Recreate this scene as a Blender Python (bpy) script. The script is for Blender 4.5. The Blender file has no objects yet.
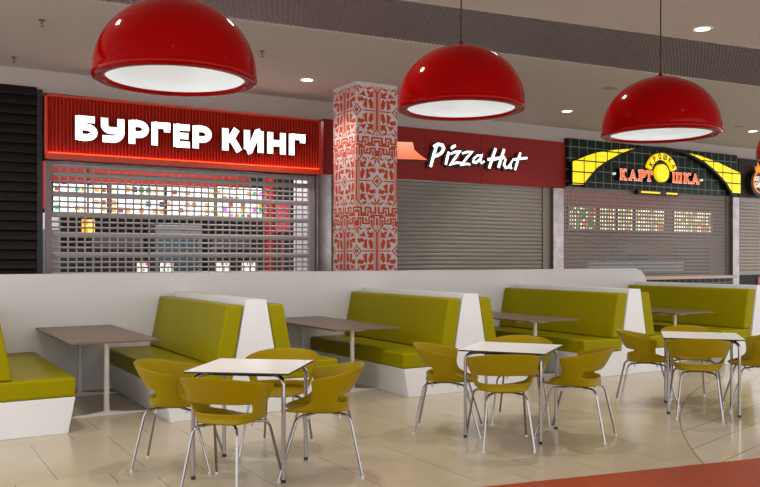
import bpy, bmesh, math, random
from mathutils import Vector, Matrix
random.seed(7)
PI = math.pi
C = bpy.context.scene.collection
scn = bpy.context.scene
# ------------------------------------------------------------------ camera, world, exposure
# world axes: +x runs along the shop fronts to the right, +y towards the shops, floor at z = 0
TH, F_PX = 0.5434, 817.9
cam_d = bpy.data.cameras.new('camera'); cam = bpy.data.objects.new('camera', cam_d); C.objects.link(cam)
cam.location = (-4.4725, -7.404, 1.51); cam.rotation_euler = (PI / 2, 0, -TH)
cam_d.sensor_width = 36; cam_d.lens = F_PX / 760 * 36; cam_d.shift_y = 14.4 / 760
cam_d.clip_start = 0.05; cam_d.clip_end = 200
scn.camera = cam
w = bpy.data.worlds.new('hall_daylight'); scn.world = w; w.use_nodes = True
w.node_tree.nodes['Background'].inputs[0].default_value = (0.98, 0.975, 0.985, 1)
w.node_tree.nodes['Background'].inputs[1].default_value = 1.5
vs = scn.view_settings
vs.view_transform = 'Standard'; vs.look = 'None'; vs.gamma = 1; vs.use_curve_mapping = False
vs.exposure = 0.5
CEIL = 4.17
SPOT_W = 115.0
BULB = 2.4

# ------------------------------------------------------------------ materials
def srgb(r, g, b):
    f = lambda c: (c / 255) / 12.92 if c / 255 <= 0.04045 else ((c / 255 + 0.055) / 1.055) ** 2.4
    return (f(r), f(g), f(b), 1)
def mat(name, col, rough=0.5, metal=0.0, coat=0.0, emit=0.0, ecol=None, spec=0.5, noise=0.0, nscale=20.0, bump=0.0):
    m = bpy.data.materials.new(name); m.use_nodes = True
    nt = m.node_tree; b = nt.nodes['Principled BSDF']
    b.inputs['Base Color'].default_value = col; b.inputs['Roughness'].default_value = rough
    b.inputs['Metallic'].default_value = metal; b.inputs['Coat Weight'].default_value = coat
    b.inputs['Coat Roughness'].default_value = 0.05
    b.inputs['Specular IOR Level'].default_value = spec
    if emit:
        b.inputs['Emission Color'].default_value = ecol or col; b.inputs['Emission Strength'].default_value = emit
    if noise or bump:
        tc = nt.nodes.new('ShaderNodeTexCoord'); n = nt.nodes.new('ShaderNodeTexNoise')
        n.inputs['Scale'].default_value = nscale; n.inputs['Detail'].default_value = 4
        nt.links.new(tc.outputs['Object'], n.inputs['Vector'])
        if noise:
            mx = nt.nodes.new('ShaderNodeMix'); mx.data_type = 'RGBA'
            mx.inputs['A'].default_value = tuple(c * (1 - noise) for c in col[:3]) + (1,)
            mx.inputs['B'].default_value = tuple(min(1, c * (1 + noise)) for c in col[:3]) + (1,)
            nt.links.new(n.outputs['Fac'], mx.inputs['Factor']); nt.links.new(mx.outputs['Result'], b.inputs['Base Color'])
        if bump:
            bp = nt.nodes.new('ShaderNodeBump'); bp.inputs['Strength'].default_value = bump; bp.inputs['Distance'].default_value = 0.01
            nt.links.new(n.outputs['Fac'], bp.inputs['Height']); nt.links.new(bp.outputs['Normal'], b.inputs['Normal'])
    return m
class NT:
    """small helper for building node graphs out of maths"""
    def __init__(s, m): s.nt = m.node_tree; s.b = s.nt.nodes['Principled BSDF']
    def node(s, t): return s.nt.nodes.new(t)
    def put(s, sock, v):
        if isinstance(v, (int, float)): sock.default_value = v
        elif isinstance(v, tuple): sock.default_value = v
        else: s.nt.links.new(v, sock)
    def m(s, op, a, b=0.0, c=0.0):
        n = s.node('ShaderNodeMath'); n.operation = op
        for i, v in enumerate((a, b, c)): s.put(n.inputs[i], v)
        return n.outputs[0]
    def mix(s, f, a, b):
        n = s.node('ShaderNodeMix'); n.data_type = 'RGBA'
        s.put(n.inputs['Factor'], f); s.put(n.inputs['A'], a); s.put(n.inputs['B'], b); return n.outputs['Result']
    def xyz(s):
        tc = s.node('ShaderNodeTexCoord'); sp = s.node('ShaderNodeSeparateXYZ'); s.nt.links.new(tc.outputs['Object'], sp.inputs[0])
        s.vec = tc.outputs['Object']; return sp.outputs
    def noise(s, scale, detail=3.0):
        n = s.node('ShaderNodeTexNoise'); n.inputs['Scale'].default_value = scale; n.inputs['Detail'].default_value = detail
        s.nt.links.new(s.vec, n.inputs['Vector']); return n.outputs['Fac']
M = {}
M['wall'] = mat('white_plaster', srgb(218, 217, 217), 0.7, noise=0.03, nscale=3)
M['bulk'] = mat('bulkhead_paint', srgb(180, 170, 164), 0.8)
M['ceil'] = mat('ceiling_paint', srgb(190, 184, 178), 0.85, noise=0.02, nscale=1.0)
M['lam'] = mat('white_laminate', srgb(220, 221, 223), 0.42, noise=0.02, nscale=4)
M['vinyl'] = mat('olive_vinyl', srgb(142, 133, 0), 0.36, spec=0.06, noise=0.05, nscale=6, bump=0.03)
M['chair'] = mat('olive_plastic', srgb(144, 122, 0), 0.34, spec=0.15)
M['chrome'] = mat('chrome', (0.30, 0.285, 0.285, 1), 0.09, 1.0)
M['satin'] = mat('satin_steel', (0.36, 0.34, 0.335, 1), 0.25, 1.0)
M['black'] = mat('black_plastic', srgb(22, 20, 20), 0.5)
M['glide'] = mat('clear_plastic', srgb(205, 205, 205), 0.3)
M['hpl'] = mat('cream_laminate_top', srgb(240, 241, 240), 0.25)
M['hpl_edge'] = mat('dark_laminate_edge', srgb(35, 28, 26), 0.5)
M['post'] = mat('white_powder_coat', srgb(222, 216, 212), 0.4)
M['red'] = mat('glossy_red_enamel', srgb(140, 0, 0), 0.08, spec=0.1)
M['lampin'] = mat('white_lamp_lining', srgb(226, 232, 232), 0.6)
M['bulb'] = mat('bulb_glow', (1, 1, 1, 1), 0.5, emit=BULB, ecol=(0.97, 1, 1, 1))
M['cable'] = mat('black_cable', srgb(30, 24, 24), 0.5)
M['steel'] = mat('brushed_steel', (0.27, 0.245, 0.24, 1), 0.25, 1.0, noise=0.45, nscale=5)
M['slat'] = mat('grey_shutter', srgb(158, 153, 150), 0.4, metal=0.1, spec=0.4)
M['slat_solid'] = mat('beige_grey_shutter', srgb(146, 141, 134), 0.4, metal=0.3)
M['blackslat'] = mat('black_shutter', srgb(24, 17, 17), 0.45, spec=0.2)
M['ribred'] = mat('red_ribbed_fascia', srgb(176, 32, 8), 0.3, spec=0.25)
M['redtrim'] = mat('red_trim', srgb(204, 58, 26), 0.3)
M['maroon'] = mat('brick_red_fascia', srgb(140, 26, 18), 0.42, spec=0.2, noise=0.05, nscale=2)
M['led'] = mat('red_led_strip', (1, 0.1, 0.02, 1), 0.5, emit=6.0, ecol=(1, 0.025, 0.004, 1))
M['letter'] = mat('lit_white_letter', (1, 1, 1, 1), 0.5, emit=1.1, ecol=(1, 0.99, 0.98, 1))
M['yellow'] = mat('lit_yellow_panel', srgb(250, 220, 0), 0.4, emit=0.55, ecol=srgb(255, 216, 0))
M['orange'] = mat('lit_orange_letter', srgb(238, 100, 20), 0.4, emit=0.5, ecol=srgb(255, 104, 14))
M['white'] = mat('white_outline', srgb(235, 230, 225), 0.5, emit=0.35, ecol=(1, 0.95, 0.9, 1))
M['darkgreen'] = mat('dark_green_panel', srgb(8, 24, 17), 0.4, spec=0.2)
M['dark'] = mat('dark_brown_board', srgb(32, 24, 21), 0.5, spec=0.2)
M['darkin'] = mat('dark_kitchen_wall', srgb(70, 72, 76), 0.6, noise=0.2, nscale=3)
M['redin'] = mat('red_kitchen_panel', srgb(190, 30, 16), 0.4)
M['whitein'] = mat('white_kitchen_tile', srgb(225, 230, 238), 0.3)
M['steelin'] = mat('grey_appliance', srgb(128, 134, 138), 0.35, metal=0.4)
M['pink'] = mat('pink_poster', srgb(215, 70, 90), 0.5, noise=0.4, nscale=9)
M['ochre'] = mat('ochre_kitchen_wall', srgb(190, 140, 30), 0.6, noise=0.25, nscale=3)
M['ledge'] = mat('beige_counter_stone', srgb(206, 178, 160), 0.4)
M['glow'] = mat('downlight_glow', (1, 1, 1, 1), 0.5, emit=6.0, ecol=(1, 0.93, 0.8, 1))
M['flame'] = mat('lit_flame_orange', srgb(240, 140, 20), 0.4, emit=0.5, ecol=srgb(250, 130, 10))

def brick_mat(name, c1, c2, mortar, bw, bh, ms, rough, swap):
    m = mat(name, c1, rough); g = NT(m); tc = g.node('ShaderNodeTexCoord')
    sp = g.node('ShaderNodeSeparateXYZ'); g.nt.links.new(tc.outputs['Object'], sp.inputs[0])
    cb = g.node('ShaderNodeCombineXYZ')
    for i, ax in enumerate(swap): g.nt.links.new(sp.outputs[ax], cb.inputs[i])
    b = g.node('ShaderNodeTexBrick'); g.nt.links.new(cb.outputs[0], b.inputs['Vector'])
    b.offset = 0.0; b.inputs['Scale'].default_value = 1.0
    b.inputs['Color1'].default_value = c1; b.inputs['Color2'].default_value = c2; b.inputs['Mortar'].default_value = mortar
    b.inputs['Brick Width'].default_value = bw; b.inputs['Row Height'].default_value = bh; b.inputs['Mortar Size'].default_value = ms
    g.nt.links.new(b.outputs['Color'], g.b.inputs['Base Color'])
    return m
M['greentile'] = brick_mat('dark_green_tile', srgb(9, 25, 18), srgb(13, 30, 22), srgb(112, 124, 114), 0.235, 0.235, 0.009, 0.3, 'XZ')
M['greentile'].node_tree.nodes['Principled BSDF'].inputs['Specular IOR Level'].default_value = 0.15
M['redtile'] = brick_mat('red_tile', srgb(150, 40, 30), srgb(165, 46, 34), srgb(90, 70, 60), 0.2, 0.2, 0.008, 0.3, 'XZ')

def wood_mat():
    m = mat('brown_wood_laminate', srgb(130, 108, 92), 0.36, spec=0.25); g = NT(m); o = g.xyz()
    mp = g.node('ShaderNodeMapping'); mp.inputs['Scale'].default_value = (26, 1.6, 1); g.nt.links.new(g.vec, mp.inputs['Vector'])
    n = g.node('ShaderNodeTexNoise'); n.inputs['Scale'].default_value = 1.5; n.inputs['Detail'].default_value = 6
    g.nt.links.new(mp.outputs[0], n.inputs['Vector'])
    g.put(g.b.inputs['Base Color'], g.mix(n.outputs['Fac'], srgb(98, 78, 64), srgb(128, 106, 88)))
    return m
M['wood'] = wood_mat()
M['wood_edge'] = mat('brown_wood_edge', srgb(112, 78, 58), 0.4)

def floor_mat():
    m = mat('stone_tile_floor', srgb(190, 178, 156), 0.22); g = NT(m); x, y, z = g.xyz()[:3]
    # beige running-bond tiles
    fv = g.m('FRACT', g.m('DIVIDE', g.m('ADD', y, 1.5), 1.5))
    short = g.m('GREATER_THAN', fv, 0.8)
    ut = g.m('DIVIDE', g.m('SUBTRACT', g.m('ADD', x, 2.87), g.m('MULTIPLY', short, 0.34)), 0.605)
    lu = g.m('LESS_THAN', g.m('ABSOLUTE', g.m('SUBTRACT', g.m('FRACT', g.m('ADD', ut, 0.5)), 0.5)), 0.0048)
    lv1 = g.m('LESS_THAN', fv, 0.0028); lv2 = g.m('LESS_THAN', g.m('ABSOLUTE', g.m('SUBTRACT', fv, 0.8)), 0.0014)
    cell = g.node('ShaderNodeCombineXYZ')
    g.put(cell.inputs[0], g.m('FLOOR', ut)); g.put(cell.inputs[1], g.m('FLOOR', g.m('DIVIDE', y, 1.5))); g.put(cell.inputs[2], short)
    wn = g.node('ShaderNodeTexWhiteNoise'); g.nt.links.new(cell.outputs[0], wn.inputs['Vector'])
    tone = g.m('ADD', g.m('MULTIPLY', wn.outputs['Value'], 0.35), g.m('MULTIPLY', g.noise(2.2), 0.65))
    tile = g.mix(tone, srgb(172, 160, 136), srgb(194, 182, 158))
    tile = g.mix(g.m('MULTIPLY', g.m('MAXIMUM', lv1, lv2), 0.3), tile, srgb(110, 95, 78))
    tile = g.mix(g.m('MULTIPLY', lu, 0.75), tile, srgb(80, 66, 54))
    # pale polished strips inside the great circle
    dx = g.m('SUBTRACT', x, 7.93); dy = g.m('SUBTRACT', y, -9.75)
    r = g.m('SQRT', g.m('ADD', g.m('MULTIPLY', dx, dx), g.m('MULTIPLY', dy, dy)))
    inor = g.m('LESS_THAN', g.m('ADD', y, g.m('MULTIPLY', x, 0.206)), -3.362)
    incirc = g.m('MULTIPLY', g.m('LESS_THAN', r, 9.59), g.m('SUBTRACT', 1.0, inor))
    rim = g.m('LESS_THAN', g.m('ABSOLUTE', g.m('SUBTRACT', r, 9.59)), 0.005)
    sv = g.m('FRACT', g.m('DIVIDE', g.m('SUBTRACT', g.m('MULTIPLY', y, 0.966), g.m('MULTIPLY', x, 0.259)), 0.33))
    ls = g.m('LESS_THAN', sv, 0.03)
    pale = g.mix(g.noise(1.6), srgb(186, 176, 156), srgb(206, 196, 178))
    pale = g.mix(g.m('MULTIPLY', ls, 0.7), pale, srgb(96, 82, 70))
    col = g.mix(incirc, tile, pale); col = g.mix(g.m('MULTIPLY', rim, 0.7), col, srgb(90, 76, 64))
    # orange walkway
    inor = g.m('LESS_THAN', g.m('ADD', y, g.m('MULTIPLY', x, 0.206)), -3.362)
    ou = g.m('LESS_THAN', g.m('FRACT', g.m('DIVIDE', g.m('ADD', x, 0.1), 0.605)), 0.008)
    orange = g.mix(g.noise(1.5), srgb(146, 48, 8), srgb(164, 58, 14))
    orange = g.mix(g.m('MULTIPLY', ou, 0.35), orange, srgb(110, 40, 20))
    col = g.mix(inor, col, orange)
    g.put(g.b.inputs['Base Color'], col)
    rg = g.m('SUBTRACT', 0.25, g.m('MULTIPLY', incirc, 0.14))
    g.put(g.b.inputs['Roughness'], g.m('ADD', rg, g.m('MULTIPLY', inor, 0.12)))
    return m
M['floor'] = floor_mat()

def screen_mat(name, seed, cols, sx, sy, strength, base):
    """lit menu picture: a grid of little food pictures and caption lines"""
    m = mat(name, (0.02, 0.02, 0.02, 1), 0.3); g = NT(m); x, y, z = g.xyz()[:3]
    cell = g.node('ShaderNodeCombineXYZ')
    g.put(cell.inputs[0], g.m('FLOOR', g.m('MULTIPLY', x, sx))); g.put(cell.inputs[1], g.m('FLOOR', g.m('MULTIPLY', z, sy))); cell.inputs[2].default_value = seed
    wn = g.node('ShaderNodeTexWhiteNoise'); g.nt.links.new(cell.outputs[0], wn.inputs['Vector'])
    rp = g.node('ShaderNodeValToRGB'); rp.color_ramp.interpolation = 'CONSTANT'
    e = rp.color_ramp.elements
    while len(e) < len(cols): e.new(0.5)
    for i, c in enumerate(cols): e[i].position = i / len(cols); e[i].color = c
    g.nt.links.new(wn.outputs['Value'], rp.inputs[0])
    fx = g.m('ABSOLUTE', g.m('SUBTRACT', g.m('FRACT', g.m('MULTIPLY', x, sx)), 0.5)); fz = g.m('ABSOLUTE', g.m('SUBTRACT', g.m('FRACT', g.m('MULTIPLY', z, sy)), 0.5))
    inside = g.m('LESS_THAN', g.m('MAXIMUM', fx, fz), 0.4)
    col = g.mix(inside, base, rp.outputs[0])
    g.put(g.b.inputs['Emission Color'], col); g.b.inputs['Emission Strength'].default_value = strength
    return m
WHT = (0.9, 0.95, 1, 1)
FOOD = [WHT, srgb(214, 140, 60), WHT, srgb(240, 225, 180), WHT, srgb(150, 60, 30), WHT, srgb(230, 180, 90)]
M['scr_green'] = screen_mat('menu_green', 1.0, FOOD + [srgb(60, 170, 110), WHT], 9, 9, 1.5, WHT)
M['scr_mix'] = screen_mat('menu_mixed', 2.0, FOOD + [srgb(40, 110, 60), srgb(30, 24, 22)], 8, 8, 1.3, WHT)
M['scr_food'] = screen_mat('menu_food', 3.0, FOOD + [srgb(200, 120, 50), srgb(250, 220, 160)], 8, 9, 1.4, WHT)
M['scr_pink'] = screen_mat('menu_pink', 4.0, FOOD + [srgb(200, 90, 200), srgb(60, 160, 90)], 8, 9, 1.4, WHT)
M['scr_fire'] = screen_mat('menu_fire', 5.0, [srgb(255, 170, 20), srgb(255, 120, 10), srgb(255, 210, 60), srgb(250, 190, 120)], 10, 8, 1.6, srgb(255, 180, 40))
M['scr_desk'] = screen_mat('till_menu', 6.0, [WHT, srgb(220, 60, 50), WHT, srgb(230, 200, 120), srgb(120, 140, 80)], 22, 22, 0.9, WHT)
CRM = srgb(250, 240, 205)
M['brd_green'] = screen_mat('board_green', 7.0, [srgb(60, 120, 50), srgb(240, 150, 50), CRM, srgb(230, 120, 40), CRM, srgb(90, 150, 60)], 9, 11, 1.3, srgb(60, 70, 40))
M['brd_white'] = screen_mat('board_white', 8.0, [CRM, CRM, CRM, CRM, srgb(200, 180, 120), CRM, srgb(220, 120, 40)], 6, 10, 1.6, srgb(150, 142, 120))

# ------------------------------------------------------------------ mesh builder
class MB:
    def __init__(s): s.v = []; s.f = []; s.mi = []
    def add(s, vs, fs, mi=0):
        o = len(s.v); s.v += [tuple(p) for p in vs]; s.f += [tuple(i + o for i in f) for f in fs]; s.mi += [mi] * len(fs); return s
    def box(s, x0, x1, y0, y1, z0, z1, mi=0):
        v = [(x, y, z) for z in (z0, z1) for y in (y0, y1) for x in (x0, x1)]
        return s.add(v, [(0, 2, 3, 1), (4, 5, 7, 6), (0, 1, 5, 4), (2, 6, 7, 3), (0, 4, 6, 2), (1, 3, 7, 5)], mi)
    def prism_y(s, poly, y0, y1, mi=0, side=None):      # outline in (x, z), front at y0
        n = len(poly); v = [(x, y0, z) for x, z in poly] + [(x, y1, z) for x, z in poly]
        a = sum(poly[i][0] * poly[(i + 1) % n][1] - poly[(i + 1) % n][0] * poly[i][1] for i in range(n))
        fr, bk = tuple(range(n)), tuple(range(2 * n - 1, n - 1, -1))
        sd = [((i + 1) % n, i, n + i, n + (i + 1) % n) for i in range(n)]
        if a < 0: fr, bk, sd = fr[::-1], bk[::-1], [q[::-1] for q in sd]
        s.add(v, [fr], mi); o = len(s.v) - 2 * n; k = mi if side is None else side
        for f in [bk] + sd: s.f.append(tuple(i + o for i in f)); s.mi.append(k)
        return s
    def tube(s, pts, r, seg=10, cap=True, mi=0):
        pts = [Vector(p) for p in pts]; n = len(pts); rs = r if isinstance(r, (list, tuple)) else [r] * n
        rings = []; up = None
        for i, p in enumerate(pts):
            d = (pts[min(i + 1, n - 1)] - pts[max(i - 1, 0)]).normalized()
            if up is None: up = Vector((0, 0, 1)) if abs(d.z) < 0.9 else Vector((1, 0, 0))
            a = d.cross(up).normalized(); b = a.cross(d).normalized(); up = b
            rings.append([p + (a * math.cos(2 * PI * k / seg) + b * math.sin(2 * PI * k / seg)) * rs[i] for k in range(seg)])
        v = [q for rg in rings for q in rg]
        f = [(i * seg + k, i * seg + (k + 1) % seg, (i + 1) * seg + (k + 1) % seg, (i + 1) * seg + k) for i in range(n - 1) for k in range(seg)]
        if cap: f += [tuple(range(seg - 1, -1, -1)), tuple(range((n - 1) * seg, n * seg))]
        return s.add(v, f, mi)
    def lathe(s, prof, seg=48, c=(0, 0, 0), mi=0):
        v = []; f = []; n = len(prof)
        for r, z in prof:
            for k in range(seg):
                a = 2 * PI * k / seg; v.append((c[0] + r * math.cos(a), c[1] + r * math.sin(a), c[2] + z))
        for i in range(n - 1):
            for k in range(seg): f.append((i * seg + k, i * seg + (k + 1) % seg, (i + 1) * seg + (k + 1) % seg, (i + 1) * seg + k))
        return s.add(v, f, mi)
    def ribbon(s, pts, hw, y0, y1, mi=0, side=None):    # a pen stroke in the (x, z) plane, extruded in y
        n = len(pts); hws = hw if isinstance(hw, (list, tuple)) else [hw] * n; L = []; R = []
        for i, (x, z) in enumerate(pts):
            d = None
            def un(a, b):
                dx, dz = b[0] - a[0], b[1] - a[1]; l = math.hypot(dx, dz) or 1; return dx / l, dz / l
            if i == 0: d = un(pts[0], pts[1]); nx, nz, k = -d[1], d[0], 1
            elif i == n - 1: d = un(pts[-2], pts[-1]); nx, nz, k = -d[1], d[0], 1
            else:
                d1, d2 = un(pts[i - 1], pts[i]), un(pts[i], pts[i + 1])
                nx, nz = -(d1[1] + d2[1]), d1[0] + d2[0]; l = math.hypot(nx, nz) or 1; nx, nz = nx / l, nz / l
                k = 1 / max(0.5, nx * -d1[1] + nz * d1[0])
            h = hws[i] * k; L.append((x + nx * h, z + nz * h)); R.append((x - nx * h, z - nz * h))
        for i in range(n - 1): s.prism_y([L[i], R[i], R[i + 1], L[i + 1]], y0, y1, mi, side)
        return s
    def build(s, name, mats, parent=None, bevel=0.0, seg=2, smooth=None, weld=False, loc=None):
        me = bpy.data.meshes.new(name); me.from_pydata(s.v, [], s.f)
        if weld:
            bm = bmesh.new(); bm.from_mesh(me)
            mi = None; bmesh.ops.remove_doubles(bm, verts=bm.verts, dist=1e-5); bm.to_mesh(me); bm.free()
        for m in (mats if isinstance(mats, (list, tuple)) else [mats]): me.materials.append(m)
        if not weld: me.polygons.foreach_set('material_index', s.mi)
        me.update()
        if smooth is not None:
            me.shade_smooth(); me.set_sharp_from_angle(angle=math.radians(smooth))
        o = bpy.data.objects.new(name, me); C.objects.link(o)
        if parent: o.parent = parent
        if loc: o.location = loc
        if bevel:
            b = o.modifiers.new('bevel', 'BEVEL'); b.width = bevel; b.segments = seg; b.limit_method = 'ANGLE'; b.angle_limit = math.radians(40)
        return o
def thing(name, label, cat, loc=(0, 0, 0), rz=0.0, group=None):
    o = bpy.data.objects.new(name, None); C.objects.link(o); o.empty_display_size = 0.1
    o.location = loc; o.rotation_euler = (0, 0, rz); return tag(o, label, cat, group)
def tag(o, label, cat, group=None):
    o['label'] = label; o['category'] = cat
    if group: o['group'] = group
    return o
def struct(o): o['kind'] = 'structure'; return o
def dup(root, loc, rz, label, group=None):
    def cp(o, par):
        c = o.copy(); C.objects.link(c)
        if par: c.parent = par
        for ch in list(o.children): cp(ch, c)
        return c
    r = cp(root, None); r.location = loc; r.rotation_euler = (0, 0, rz); r['label'] = label
    if group: r['group'] = group
    return r
def arc(cx, cz, rx, rz, a0, a1, n=8):
    return [(cx + rx * math.cos(math.radians(a0 + (a1 - a0) * i / n)), cz + rz * math.sin(math.radians(a0 + (a1 - a0) * i / n))) for i in range(n + 1)]

# ------------------------------------------------------------------ room shell
X0, X1, Y0, Y1 = -9.0, 19.0, -10.0, 8.6
struct(MB().box(X0, X1, Y0, Y1, -0.1, 0).build('floor', M['floor']))
# ceiling in two fields with the open grille strip between them
lo = lambda x: -0.29 - 0.14 * x
hi = lambda x: 1.13 - 0.096 * x
cm = MB()
def slab(poly, z0, z1):
    n = len(poly); v = [(x, y, z0) for x, y in poly] + [(x, y, z1) for x, y in poly]
    cm.add(v, [tuple(range(n))[::-1], tuple(range(n, 2 * n))] + [(i, (i + 1) % n, n + (i + 1) % n, n + i) for i in range(n)])
slab([(X0, -8.6), (X1, -8.6), (X1, lo(X1)), (X0, lo(X0))], CEIL, CEIL + 0.05)
slab([(X0, hi(X0)), (X1, hi(X1)), (X1, Y1), (X0, Y1)], CEIL, CEIL + 0.05)
struct(cm.build('ceiling', M['ceil']))
pm = MB()
v = [(X0, lo(X0), 0), (X1, lo(X1), 0), (X1, hi(X1), 0), (X0, hi(X0), 0)]
zt, zb = CEIL + 0.7, CEIL + 0.05
pm.add([(a, b, z) for z in (zb, zt) for a, b, _ in v], [(4, 7, 6, 5), (0, 4, 5, 1), (1, 5, 6, 2), (2, 6, 7, 3), (3, 7, 4, 0)])
struct(pm.build('ceiling_void', mat('dark_ceiling_void', srgb(16, 14, 14), 0.9)))
gm = MB()
def gbar(p, q, wd=0.006, z0=CEIL + 0.004, z1=CEIL + 0.028):
    d = Vector((q[0] - p[0], q[1] - p[1], 0)).normalized(); n = Vector((-d.y, d.x, 0)) * wd
    pts = [Vector((p[0], p[1], 0)) + n, Vector((q[0], q[1], 0)) + n, Vector((q[0], q[1], 0)) - n, Vector((p[0], p[1], 0)) - n]
    vv = [(a.x, a.y, z) for z in (z0, z1) for a in pts]
    gm.add(vv, [(3, 2, 1, 0), (0, 1, 5, 4), (1, 2, 6, 5), (2, 3, 7, 6), (3, 0, 4, 7)])
GX0, GX1 = -3.6, 12.0
ROWS = 20
for r_ in range(ROWS + 1):
    f_ = r_ / ROWS; at = lambda x: lo(x) + (hi(x) - lo(x)) * f_
    gbar((GX0, at(GX0)), (GX1, at(GX1)), 0.011)
    if r_ == ROWS: break
    f2 = (r_ + 1) / ROWS; x = GX0 + (0.03 if r_ % 2 else 0.0)
    while x < GX1 - 0.1:
        gbar((x, lo(x) + (hi(x) - lo(x)) * f_), (x + 0.012, lo(x) + (hi(x) - lo(x)) * f2), 0.006); x += 0.06
struct(gm.build('ceiling_grille', mat('grille_metal', srgb(140, 132, 132), 0.4, metal=0.2)))
em = MB()
for fn in (lo, hi): 
    em.add([(X0, fn(X0) - 0.012, CEIL - 0.003), (X1, fn(X1) - 0.012, CEIL - 0.003), (X1, fn(X1) + 0.012, CEIL - 0.003), (X0, fn(X0) + 0.012, CEIL - 0.003),
            (X0, fn(X0) - 0.012, CEIL + 0.02), (X1, fn(X1) - 0.012, CEIL + 0.02), (X1, fn(X1) + 0.012, CEIL + 0.02), (X0, fn(X0) + 0.012, CEIL + 0.02)],
           [(3, 2, 1, 0), (4, 5, 6, 7), (0, 1, 5, 4), (2, 3, 7, 6)])
struct(em.build('trim_ceiling', M['ceil']))
struct(MB().box(X0, X1, 5.0, 5.12, 3.86, CEIL).build('wall_bulkhead', M['bulk']))
# low partition with its rounded far end
WY = 2.28
poly = [(-9, 0), (6.75, 0), (6.75, 1.05)] + arc(6.45, 1.05, 0.30, 0.28, 0, 90, 10) + [(-9, 1.33)]
struct(MB().prism_y(poly, WY, WY + 0.16).build('wall_partition', M['wall'], bevel=0.008))
# kitchens behind the shutters
def room(tagname, a, b, mback, mside, back=8.3):
    struct(MB().box(a, b, back, back + 0.1, 0, CEIL).build('wall_' + tagname + '_back', mback))
    struct(MB().box(a - 0.1, a, 5.12, back, 0, CEIL).build('wall_' + tagname + '_left', mside))
    struct(MB().box(b, b + 0.1, 5.12, back, 0, CEIL).build('wall_' + tagname + '_right', mside))
room('red_kitchen', -2.75, 3.2, M['darkin'], M['whitein'])
room('ochre_kitchen', 7.15, 17.0, M['ochre'], M['ochre'])

# pillar with the red folk ornament: the ornament is inlaid into its faces
QP = [[(.10, .03), (.17, .05), (.215, .20), (.15, .26), (.095, .17)], [(.235, .035), (.35, .09), (.31, .17), (.275, .255), (.23, .23)],
      [(.095, .275), (.245, .275), (.20, .315), (.25, .37), (.215, .415), (.155, .365), (.095, .42)], [(.26, .285), (.46, .30), (.37, .365), (.335, .42)],
      [(.265, .195), (.46, .165), (.47, .25), (.36, .27)], [(.13, .45), (.25, .41), (.25, .46), (.16, .49)], [(.28, .45), (.33, .43), (.33, .49), (.28, .49)]]
KEY = [[(.0, .05), (.12, .05), (.12, .17), (.22, .17), (.22, .05), (.34, .05), (.34, .15), (.46, .15), (.46, .04)], [(.05, .41), (.05, .27), (.16, .27), (.16, .38), (.31, .38), (.31, .25), (.43, .25), (.43, .41)],
       [(.0, .12), (.06, .12), (.06, .21), (.28, .21), (.28, .11)], [(.36, .21), (.5, .21)], [(.0, .33), (.0, .43)], [(.10, .33), (.10, .43)], [(.22, .29), (.25, .33)], [(.37, .31), (.37, .43)], [(.5, .28), (.5, .40)]]
def pip(p, poly):
    x, y = p; r = False; j = len(poly) - 1
    for i in range(len(poly)):
        (xi, yi), (xj, yj) = poly[i], poly[j]
        if (yi > y) != (yj > y) and x < (xj - xi) * (y - yi) / (yj - yi) + xi: r = not r
        j = i
    return r
def dseg(p, a, b):
    vx, vy = b[0] - a[0], b[1] - a[1]; t = max(0, min(1, ((p[0] - a[0]) * vx + (p[1] - a[1]) * vy) / (vx * vx + vy * vy)))
    return math.hypot(p[0] - a[0] - t * vx, p[1] - a[1] - t * vy)
def panel(x, y):                                        # x, y in -.5 .. .5
    a, b = abs(x), abs(y)
    dd = a + (0.5 - b) * 0.9
    if dd < 0.14: return dd < 0.028 or 0.05 < dd < 0.07 or dd > 0.10
    if b < 0.42:
        if a < 0.024 or 0.036 < a < 0.052 or 0.066 < a < 0.08: return True
    d2 = (0.5 - a) + b
    if d2 < 0.16: return d2 < 0.06 or 0.095 < d2 < 0.135
    if b < 0.013 and a > 0.085: return True
    p, q = 0.5 - a, 0.5 - b; r = math.hypot(p, q)
    if r < 0.2: return 0.03 < r < 0.10 + 0.075 * math.cos(8 * math.atan2(q, p) + PI)
    return any(pip((a, b), k) for k in QP)
def ornament(x, h):                                     # x in -.5 .. .5 of the face, h = height below the ceiling / face width
    P, B = 1.02, 0.44
    t = h - 0.07
    if t < 0: return False
    n = int(t // (P + B)); u = t - n * (P + B)
    if u < P: return panel(((x + 0.5 * (n % 2)) + 0.5) % 1 - 0.5, 0.5 - u / P)
    a = abs(x); b = u - P
    if n % 2: a = 0.5 - a
    return any(dseg((a, b), k[i], k[i + 1]) < 0.022 for k in KEY for i in range(len(k) - 1))
PX0, PX1, PY0, PY1 = 1.575, 2.305, 3.30, 4.03
pb = MB(); W = 0.73; NXc = 76; DZ = W / NXc
cache = []
zz = CEIL
rows = int(2.95 / DZ)
for r in range(rows):
    h = (r + 0.5) * DZ / W; line = [bool(ornament((i + 0.5) / NXc - 0.5, h)) for i in range(NXc)]; cache.append(line)
def face(fn):
    for r, line in enumerate(cache):
        i = 0
        while i < NXc:
            j = i
            while j < NXc and line[j] == line[i]: j += 1
            z1, z0 = CEIL - r * DZ, CEIL - (r + 1) * DZ
            pb.add([fn(i / NXc, z0), fn(j / NXc, z0), fn(j / NXc, z1), fn(i / NXc, z1)], [(0, 1, 2, 3)], 1 if line[i] else 0); i = j
    zb = CEIL - rows * DZ
    pb.add([fn(0, 0), fn(1, 0), fn(1, zb), fn(0, zb)], [(0, 1, 2, 3)], 0)
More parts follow.
